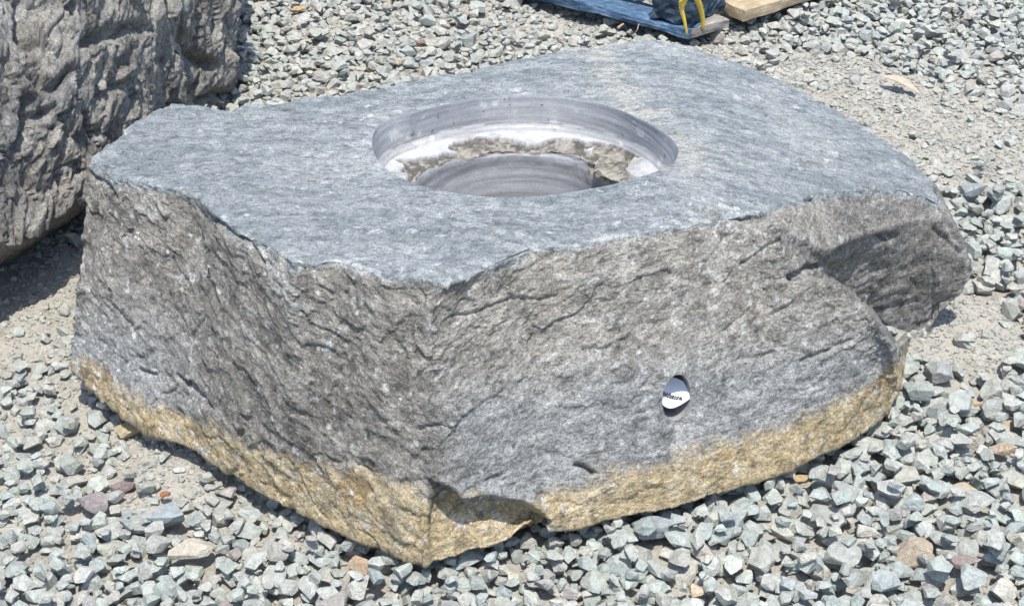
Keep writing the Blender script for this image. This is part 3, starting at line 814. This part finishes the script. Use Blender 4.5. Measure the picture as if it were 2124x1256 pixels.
# distinct stones traced from the photo
distinct = [
 (752, 1186, .026, .019, .014, (.46, .33, .21), "rusty tan stone lying on the gravel below and left of the boulder's front corner", 3),
 (1893, 1150, .034, .026, .018, (.42, .34, .24), "brown and tan stone, largest of the brown ones in the front right gravel", 5),
 (1998, 1022, .021, .016, .008, (.52, .43, .29), "small straw-yellow chip in the gravel at lower right", 7),
 (1662, 1002, .019, .010, .007, (.50, .36, .17), "small ochre flake lying against a grey stone under the boulder's right edge", 8),
 (2078, 938, .022, .018, .013, (.50, .38, .26), "tan stone with orange cast near the right edge of the photo", 9),
 (2020, 848, .018, .009, .008, (.58, .40, .22), "slim bright orange-tan sliver right of the boulder's yellow end", 10),
 (400, 1147, .038, .021, .015, (.50, .45, .36), "long cream and tan stone in the lower left gravel", 12),
 (254, 1000, .022, .016, .012, (.28, .20, .185), "mauve-red stone beside a slate blue one in the left gravel", 14),
 (270, 893, .026, .014, .009, (.50, .38, .21), "flat ochre stone beside the boulder's lower left edge", 15),
 (342, 1027, .010, .008, .006, (.40, .17, .09), "tiny rust-red pebble in the bare dirt at lower left", 16),
 (195, 1052, .028, .021, .015, (.31, .265, .255), "purplish brown stone left of the tiny red pebble", 17),
 (2000, 1172, .027, .016, .011, (.31, .24, .215), "flat reddish brown stone at lower right, right of the large brown one", 18),
 (873, 91, .015, .012, .011, (.27, .17, .145), "dark red pebble in the gravel behind the boulder", 19),
 (618, 22, .022, .014, .010, (.52, .37, .20), "bright orange-tan stone in the gravel beside the dark craggy boulder", 20),
 (962, 38, .018, .013, .010, (.33, .25, .22), "small brown stone high in the gravel, left of the pallet", 21),
 (630, 45, .022, .018, .013, (.60, .58, .54), "white stone just below the orange one behind the boulder", 22),
 (2016, 560 - 160, .026, .022, .015, (.32, .35, .36), "blue-grey round stone beyond the boulder's right corner", 23),
 (1950, 778, .026, .024, .021, (.36, .37, .355), "blocky grey stone standing clear of the boulder's lower right end", 24),
 (350, 1078, .036, .029, .020, (.35, .39, .40), "large pale blue faceted stone in the lower left gravel", 25),
 (1352, 1098, .036, .028, .020, (.34, .37, .37), "large grey-green stone tucked under the boulder's right edge", 26),
]
dpos = [on_z(d[0], d[1], .012)[:2] for d in distinct]
order = []
# 1: bed of smaller stones, 2: main stones, 3: some on top
def drop_pass(n, mean, sd, embed, tries, dense_only, prob, lod_y=3.3, upper=.05):
    cnt = 0
    for _ in range(n):
        best = None
        s = float(np.clip(rng.lognormal(math.log(mean), sd), mean*.45, mean*1.8))/2
        ry = s*rng.uniform(.62, .95); rz = s*rng.uniform(.42, .72)
        for t in range(tries):
            y = rng.uniform(Y0+.03, Y1-.03)**1.0; x = rng.uniform(X0+.03, X1-.03)
            if not in_view(x, y): continue
            i = int((x-X0)/HS); j = int((y-Y0)/HS)
            if solid[j, i]: continue
            dv = DV[min(j//6, DV.shape[0]-1), min(i//6, DV.shape[1]-1)]
            if dense_only and rng.random() < dv*prob: continue
            sz = 1.0
            if x > .1 and y < 2.6: sz = 1.28
            a = rng.uniform(0, 2*np.pi); ca, sa = math.cos(a), math.sin(a)
            r = settle(x, y, s*sz, ry*sz, rz*sz, ca, sa, embed*(1+1.0*dv))
            if r is None: continue
            if r[0] > upper - .0 : continue
            if limit[j, i] and r[0]+rz*sz > .030: continue
            if best is None or r[0] < best[0]: best = (r[0], r[1], x, y, s*sz, ry*sz, rz*sz, a)
        if best is None: continue
        zc, info, x, y, rx, ry2, rz2, a = best
        commit(zc, info); cnt += 1
        stones.append((x, y, zc, rx, ry2, rz2, a))
    return cnt
DV = dirtiness(*np.meshgrid(hx[::6], hy[::6]))
import time; t0 = time.time()
print(drop_pass(6400, .031, .24, .30, 6, True, 1.08))
print(drop_pass(13500, .025, .30, .30, 6, True, 1.0))
print(drop_pass(22000, .015, .34, .30, 4, True, .75))
print("drop", time.time()-t0)
# settle the distinct stones on top of the bed
dist_objs = []
kept = []
DP = np.array(dpos)
for s in stones:
    d = np.hypot(DP[:, 0]-s[0], DP[:, 1]-s[1])
    rad = np.array([max(q[2], q[3]) for q in distinct])
    if (d < rad*.66+s[3]*.3).any() and s[2] > -.006: continue
    kept.append(s)
stones = kept
def build_merged(name, items, protos, colours, rotf, smooth=False):
    VV, FF, CC = [], [], []; off = 0
    for (x, y, z, rx, ry, rz, a), c in zip(items, colours):
        V, F = protos[rng.integers(len(protos))]
        R0 = rotf(rng)
        # random orientation of the prototype first, then squash and turn
        q = rng.normal(size=(3, 3)); Qm, _ = np.linalg.qr(q)
        if np.linalg.det(Qm) < 0: Qm[:, 0] *= -1
        W = V @ Qm.T
        W = W/np.abs(W).max(0)
        W = W*np.array([rx, ry, rz])*1.06
        t = rng.normal(0, .10, 2)
        W[:, 2] += W[:, 0]*t[0] + W[:, 1]*t[1]
        ca, sa = math.cos(a), math.sin(a)
        W = np.stack([W[:, 0]*ca-W[:, 1]*sa, W[:, 0]*sa+W[:, 1]*ca, W[:, 2]], -1)
        W += np.array([x, y, z])
        VV.append(W); FF.append(F+off); off += len(W)
        CC.append(np.tile(c, (len(W), 1)))
    return np_mesh(name, np.concatenate(VV), np.concatenate(FF), np.concatenate(CC), smooth)
def stone_colours(n):
    c = np.array([1.17, 1.165, 1.085])*stone_cols[rng.choice(len(stone_cols), n, p=stone_w)]
    return np.clip(c*rng.uniform(.86, 1.16, (n, 1))*(1+rng.normal(0, .012, (n, 3))), 0, .8)
# dust: stones in dirty zones are greyer-beige
big = [s for s in stones if s[3] > .0085]
cb_ = stone_colours(len(big))
dvv = dirtiness(np.array([s[0] for s in big]), np.array([s[1] for s in big]))
farf = sm(2.4, 4.0, np.array([s[1] for s in big]))
cb_ = mixc(cb_, (.41, .395, .35), np.clip(.28+.40*dvv+.15*farf, 0, .75)*rng.uniform(.4, 1, len(big)))
gm = build_merged("gravel", big, HI, cb_, rotm)
gr = link("gravel", gm, mat_gravel)
tag(gr, "crushed grey-green gravel spread round the boulders", "gravel", kind='stuff')
# fine pebbles and crumbs in the dirt
n = 110000; yy = rng.uniform(1.4, 4.9, n); xx = rng.uniform(-1, 1, n)*(.345*yy*1.05+.12)
dp = dirtiness(xx, yy); keep = rng.random(n) < .55+.45*dp
xx, yy = xx[keep], yy[keep]; ii_ = ((xx-X0)/HS).astype(int); jj_ = ((yy-Y0)/HS).astype(int)
keep = ~solid[jj_, ii_]; xx, yy, ii_, jj_ = xx[keep], yy[keep], ii_[keep], jj_[keep]
rad = rng.lognormal(math.log(.0030), .45, len(xx)).clip(.0015, .009)
gz_ = ground_z(xx, yy); lowm = HM[jj_, ii_]-gz_ < .007; xx, yy, ii_, jj_, rad, gz_ = [q[lowm] for q in (xx, yy, ii_, jj_, rad, gz_)]
zz = gz_ + rad*.25
keep = ~(limit[jj_, ii_] & (zz > .02)); xx, yy, zz, rad = xx[keep], yy[keep], zz[keep], rad[keep]
items = [(x, y, z, r, r*q, r*.7, a) for x, y, z, r, q, a in zip(xx, yy, zz, rad, rng.uniform(.6, 1, len(xx)), rng.uniform(0, 6.28, len(xx)))]
pc = mixc(stone_colours(len(xx)), (.43, .40, .34), rng.uniform(.3, .95, len(xx)))
pe = link("grit", build_merged("grit", items, LO, pc, rotm), mat_gravel)
tag(pe, "fine pale grit and crumbs scattered in the dirt between stones", "grit", kind='stuff')
for (px_, py_, rx, ry, rz, c, lab, sd), (x, y) in zip(distinct, dpos):
    V, F = poly_stone(sd+500, .14, 12); rx, ry, rz = rx*.76, ry*.76, rz*.72
    a = random.Random(sd).uniform(-.5, .5)
    r = settle(x, y, rx, ry, rz, math.cos(a), math.sin(a), .75)
    zc = min(r[0]+.002, .021) if r else .01
    R = rotm(np.random.default_rng(sd))
    W = V*np.array([rx, ry, rz])*1.08; ca, sa = math.cos(a), math.sin(a)
    W = np.stack([W[:, 0]*ca-W[:, 1]*sa, W[:, 0]*sa+W[:, 1]*ca, W[:, 2]+.12*W[:, 0]], -1)
    nn_ = fbm(W*90+sd, 3, sd)
    cc_ = mixc(np.tile(c, (len(W), 1)), np.array(c)*.72+.06, sm(-.2, .6, nn_))
    o = link("stone", np_mesh("stone", W, F, cc_, False), mat_gravel); o.location = (x, y, zc)
    tag(o, lab, "stone")

# ------------------------------------------------------------------ the note in the drilled hole
def paper_and_text():
    m, nt, b = new_mat("white_paper", .7, .2); g = NT(nt)
    n = g.noise(g.coords(), 60, 3, .5); g.l(g.ramp(n, [(.3, (.50, .51, .57)), (.7, (.58, .59, .64))]), b.inputs["Base Color"])
    g.l(g.bump(g.noise(g.coords(), 90, 2, .5), .002, .6), b.inputs["Normal"])
    mi, nti, bi = new_mat("black_marker_ink", .6, .2)
    gi = NT(nti); gi.l(gi.ramp(gi.noise(gi.coords(), 300, 2), [(.3, (.010, .010, .014)), (.7, (.022, .022, .03))]), bi.inputs["Base Color"])
    R = HOLE_R*.95
    def surf(u, v):
        """u in [-1,1] across, v in [0,1] from the front lip at the bottom to the back edge at the top: a curled, cupped slip"""
        half = R*(1.06 - .30*np.abs(v-.35)**1.5)
        x = half*u*1.0
        z = -R*.80 + R*1.62*v + R*.42*u*u*(1-v)*1.2 - R*.22*u*v + R*.05*np.sin(3*u+2*v)
        d = .001 + .030*v**.9 - .010*u*u*(.2+v)                 # depth into the hole
        return HC + HU*x[..., None] + Zv*z[..., None] - HN*d[..., None]
    us, vs = np.meshgrid(np.linspace(-1, 1, 41), np.linspace(0, 1, 41))
    P = surf(us, vs)
    n_ = 41; ix = np.arange(n_*n_).reshape(n_, n_)
    q = np.stack([ix[:-1, :-1], ix[:-1, 1:], ix[1:, 1:], ix[1:, :-1]], -1).reshape(-1, 4)
    root = empty("paper_note", tuple(HC)); tag(root, "small curled white paper note with black handwriting tucked in the drilled hole", "note")
    def child(nm, me, mt):
        o = link(nm, me, mt); o.parent = root; o.matrix_parent_inverse = Matrix.Translation(-Vector(root.location)); return o
    sh = child("paper", np_mesh("paper", P.reshape(-1, 3), q), m)
    md = sh.modifiers.new("thickness", 'SOLIDIFY'); md.thickness = .0003; md.offset = 1 
    def text(s, u0, v0, size, slope, shear=.25):
        cu = bpy.data.curves.new("t", 'FONT'); cu.body = s; cu.size = 1; cu.shear = shear; cu.offset = .03
        to = bpy.data.objects.new("t", cu); COL.objects.link(to)
        dg = bpy.context.evaluated_depsgraph_get(); me = bpy.data.meshes.new_from_object(to.evaluated_get(dg))
        bpy.data.objects.remove(to)
        co = np.array([v.co[:] for v in me.vertices])
        X, Y = co[:, 0]*size, co[:, 1]*size*1.35
        u = u0 + X*math.cos(slope) + Y*.0; v = v0 + Y*.6 + X*math.sin(slope)
        Pn = surf(u, v) + HN*.0009 + Zv*.0005
        for k, v_ in enumerate(me.vertices): v_.co = Pn[k]
        o = child("handwriting", me, mi); return o
    text("Riddlstone", -.70, .42, .29, -.24)
    text("d.", -.72, .80, .45, -.3)
paper_and_text()

# ------------------------------------------------------------------ pallet with charred blue block
def wood_mat(name, stops, scale=(1, 1, 1), bump=.002, rough=.8):
    m, nt, b = new_mat(name, rough, .3); g = NT(nt)
    v = g.coords(scale); n = g.noise(v, 30, 6, .7, .6); n2 = g.noise(g.coords(), 25, 4, .7)
    c = g.ramp(n, stops); k = g.ramp(n2, [(.3, .75), (.7, 1.2)]); c = g.mix(1, c, k, 'MULTIPLY')
    g.l(c, b.inputs["Base Color"]); g.l(g.bump(n, bump), b.inputs["Normal"]); return m
m_blue = wood_mat("worn_blue_paint", [(.30, (.02, .04, .07)), (.45, (.04, .095, .18)), (.56, (.09, .16, .25)), (.64, (.26, .27, .27)), (.75, (.34, .31, .26))], (1.2, 9, 9), .003)
m_dark = wood_mat("dark_blue_block_paint", [(.3, (.012, .02, .03)), (.5, (.03, .055, .085)), (.7, (.075, .11, .145))], (1, 1, 1.6), .010, .6)
m_raw = wood_mat("raw_pale_pine", [(.3, (.24, .18, .11)), (.55, (.38, .30, .20)), (.75, (.45, .38, .28))], (1, 9, 9), .0015)
m_grey = wood_mat("weathered_grey_wood", [(.3, (.10, .095, .09)), (.5, (.24, .22, .20)), (.72, (.42, .38, .32))], (1, 9, 9), .003)
def board(name, A, B, w, h, mat, parent, side=1, cuts=50, rough=.0025, seed=0, charred=False):
    """plank from A to B (bottom outer edge), width w inwards, height h"""
    A, B = np.array(A, float), np.array(B, float); L = np.linalg.norm(B-A); U = (B-A)/L
    Vd = np.cross(Zv, U)*side; Vd /= np.linalg.norm(Vd)
    n, mseg, hs = max(4, int(L/.012)), max(3, int(w/.012)), max(2, int(h/.010))
    bm = bmesh.new()
    bmesh.ops.create_cube(bm, size=1)
    me = bpy.data.meshes.new(name)
    # subdivide by cutting planes
    for k in range(1, n):
        bmesh.ops.bisect_plane(bm, geom=bm.verts[:]+bm.edges[:]+bm.faces[:], plane_co=(k/n-.5, 0, 0), plane_no=(1, 0, 0))
    for k in range(1, mseg):
        bmesh.ops.bisect_plane(bm, geom=bm.verts[:]+bm.edges[:]+bm.faces[:], plane_co=(0, k/mseg-.5, 0), plane_no=(0, 1, 0))
    for k in range(1, hs):
        bmesh.ops.bisect_plane(bm, geom=bm.verts[:]+bm.edges[:]+bm.faces[:], plane_co=(0, 0, k/hs-.5), plane_no=(0, 0, 1))
    co = np.array([v.co[:] for v in bm.verts])
    loc = (co+.5)*np.array([L, w, h])
    # round the arrises and roughen
    cen = np.array([L, w, h])/2; half = cen; q = np.abs(loc-cen)/half
    rr_ = .004
    dist = (half-np.abs(loc-cen)); srt = np.sort(dist, 1)
    inw = np.clip(1-srt[:, 1]/rr_, 0, 1)*.30*rr_
    loc = loc - np.sign(loc-cen)*inw[:, None]
    nz = np.stack([fbm(loc*np.array([12, 45, 45])+seed*3+k*9, 4, seed+k) for k in range(3)], -1)
    loc = loc + nz*rough
    if charred:
        c_, e_ = chips(loc*np.array([22, 22, 45])+seed, seed, 1.0)
        loc = loc + (np.sign(loc-cen)*(q > .97))*(.006*c_)[:, None]
    W = A + loc[:, :1]*U + loc[:, 1:2]*Vd + loc[:, 2:3]*Zv
    base = A
    # object space aligned with the plank so that the grain runs along it
    for v, l in zip(bm.verts, loc): v.co = l
    bm.normal_update(); bmesh.ops.recalc_face_normals(bm, faces=bm.faces); bm.to_mesh(me); bm.free()
    for p in me.polygons: p.use_smooth = False
    o = link(name, me, mat, parent)
    M = Matrix(((U[0], Vd[0], 0, A[0]), (U[1], Vd[1], 0, A[1]), (U[2], Vd[2], 1, A[2]), (0, 0, 0, 1)))
    if parent: o.matrix_parent_inverse = Matrix.Translation(-Vector(parent.location))
    o.matrix_basis = M
    return o
pc0 = on_z(1430, 80, .035)
pal = empty("pallet", (pc0[0], pc0[1], 0)); tag(pal, "worn blue wooden pallet corner with a dark charred block and pale pine board", "pallet")
la = on_z(1098, -2, .03) - pc0; la[2] = 0; la /= np.linalg.norm(la)
lb = on_z(1715, -5, .03) - pc0; lb[2] = 0; lb /= np.linalg.norm(lb)
def P2(a, b, z): q = pc0 + la*a + lb*b; return np.array([q[0], q[1], z])
board("bottom_board", P2(0, 0, .032), P2(1.15, 0, .040), .085, .022, m_blue, pal, side=-1, seed=1, rough=.004)
board("bottom_board", P2(0, .0, .030), P2(0, .125, .030), .085, .022, m_grey, pal, side=1, seed=2, rough=.003)
blk = board("corner_block", P2(.006, .014, .056), P2(.118, .014, .060), .15, .105, m_dark, pal, side=-1, seed=3, rough=.003, charred=True)
board("side_board", P2(-.004, .165, .036), P2(-.004, 1.2, .040), .090, .028, m_raw, pal, side=1, seed=4)
board("block", P2(.55, .02, .048), P2(.67, .02, .050), .11, .095, m_dark, pal, side=-1, seed=5)
for k in range(7):
    board("deck_board", P2(.05, .05+.16*k, .165), P2(1.15, .05+.16*k, .165), .10, .020, m_blue if k % 2 == 0 else m_grey, pal, side=-1, seed=10+k)
# yellow strap looped over the block
def strap():
    m, nt, b = new_mat("yellow_strapping", .45, .5); g = NT(nt)
    g.l(g.ramp(g.noise(g.coords(), 80, 3), [(.3, (.55, .38, .035)), (.7, (.75, .56, .09))]), b.inputs["Base Color"])
    bmv = []
    pth = [on_y(1424, 68, pc0[1]+.0), on_y(1419, 40, pc0[1]-.002), on_y(1412, 15, pc0[1]-.004), on_y(1416, -4, pc0[1]-.006), on_y(1432, -14, pc0[1]-.006), on_y(1446, -4, pc0[1]+.01), on_y(1452, 12, pc0[1]+.02), on_y(1457, 35, pc0[1]+.03), on_y(1457, 56, pc0[1]+.035)]
    pth = np.array(pth); t = np.linspace(0, len(pth)-1, 49); p = np.stack([np.interp(t, np.arange(len(pth)), pth[:, k]) for k in range(3)], -1)
    for _ in range(3): p[1:-1] = .5*p[1:-1]+.25*(p[2:]+p[:-2])
    p[:, 1] -= .012
    wd = np.interp(t, [0, 2, 3, 5, 8], [.0025, .006, .012, .008, .0045])
    side_d = np.array([.9, .25, .1])
    A_ = p - side_d*wd[:, None]; B_ = p + side_d*wd[:, None]
    V = np.concatenate([A_, B_]); n_ = len(p); F = np.array([(i, i+1, n_+i+1, n_+i) for i in range(n_-1)])
    o = link("strap", np_mesh("strap", V, F), m); md = o.modifiers.new("thickness", 'SOLIDIFY'); md.thickness = .001
    shift(o, tuple(p[0])); tag(o, "yellow plastic strap looped over the pallet's dark corner block", "strap")
strap()

# ------------------------------------------------------------------ dry leaf and twigs
def leaf():
    m, nt, b = new_mat("dry_leaf", .7, .3); g = NT(nt)
    g.l(g.ramp(g.noise(g.coords(), 70, 5, .7), [(.3, (.30, .245, .185)), (.7, (.42, .36, .285))]), b.inputs["Base Color"])
    A_ = on_z(1828, 158, .024); B_ = on_z(1908, 190, .018); L = np.linalg.norm(B_-A_); U = (B_-A_)/L; Vd = np.cross(Zv, U)
    us, vs = np.meshgrid(np.linspace(0, 1, 31), np.linspace(-1, 1, 9))
    half = .013*np.sin(np.pi*us**.8)**.8 + .0005
    P = A_ + U*(L*us)[..., None] + Vd*(half*vs)[..., None] + Zv*(.006*vs*vs*np.sin(np.pi*us)+.004*np.sin(4*us))[..., None]
    ix = np.arange(us.size).reshape(us.shape); q = np.stack([ix[:-1, :-1], ix[:-1, 1:], ix[1:, 1:], ix[1:, :-1]], -1).reshape(-1, 4)
    o = link("dry_leaf", np_mesh("dry_leaf", P.reshape(-1, 3), q), m); md = o.modifiers.new("thickness", 'SOLIDIFY'); md.thickness = .0006
    shift(o, tuple(A_)); tag(o, "narrow tan dry leaf lying on gravel beyond the boulder's right side", "leaf")
leaf()
def twig(name, pts, r, mat, label):
    bm = bmesh.new(); p = np.array(pts); n_ = len(p); ring_ = []
    for i in range(n_):
        d = p[min(i+1, n_-1)]-p[max(i-1, 0)]; d /= np.linalg.norm(d); a = np.cross(d, Zv+.01); a /= np.linalg.norm(a); b = np.cross(d, a)
        rr_ = r*(1-.5*i/n_); ring_.append([bm.verts.new(p[i]+rr_*(a*math.cos(t)+b*math.sin(t))) for t in np.arange(6)*math.pi/3])
    for i in range(n_-1):
        for k in range(6): bm.faces.new((ring_[i][k], ring_[i][(k+1) % 6], ring_[i+1][(k+1) % 6], ring_[i+1][k]))
    bm.faces.new(ring_[0][::-1]); bm.faces.new(ring_[-1])
    me = bpy.data.meshes.new(name); bm.to_mesh(me); bm.free(); o = link(name, me, mat); shift(o, tuple(p[0])); tag(o, label, "twig")
twig("twig", [on_z(1325, 50, .05), on_z(1322, 62, .04), on_z(1316, 70, .03), on_z(1314, 80, .02)], .0012, m_raw, "thin dry stalk hanging down beside the blue pallet board")
twig("wood_splinter", [on_z(1281, 59, .03), on_z(1287, 54, .033), on_z(1293, 50, .035)], .0035, m_raw, "short pale wood splinter under the blue pallet board")
print("done objects", len(bpy.data.objects))
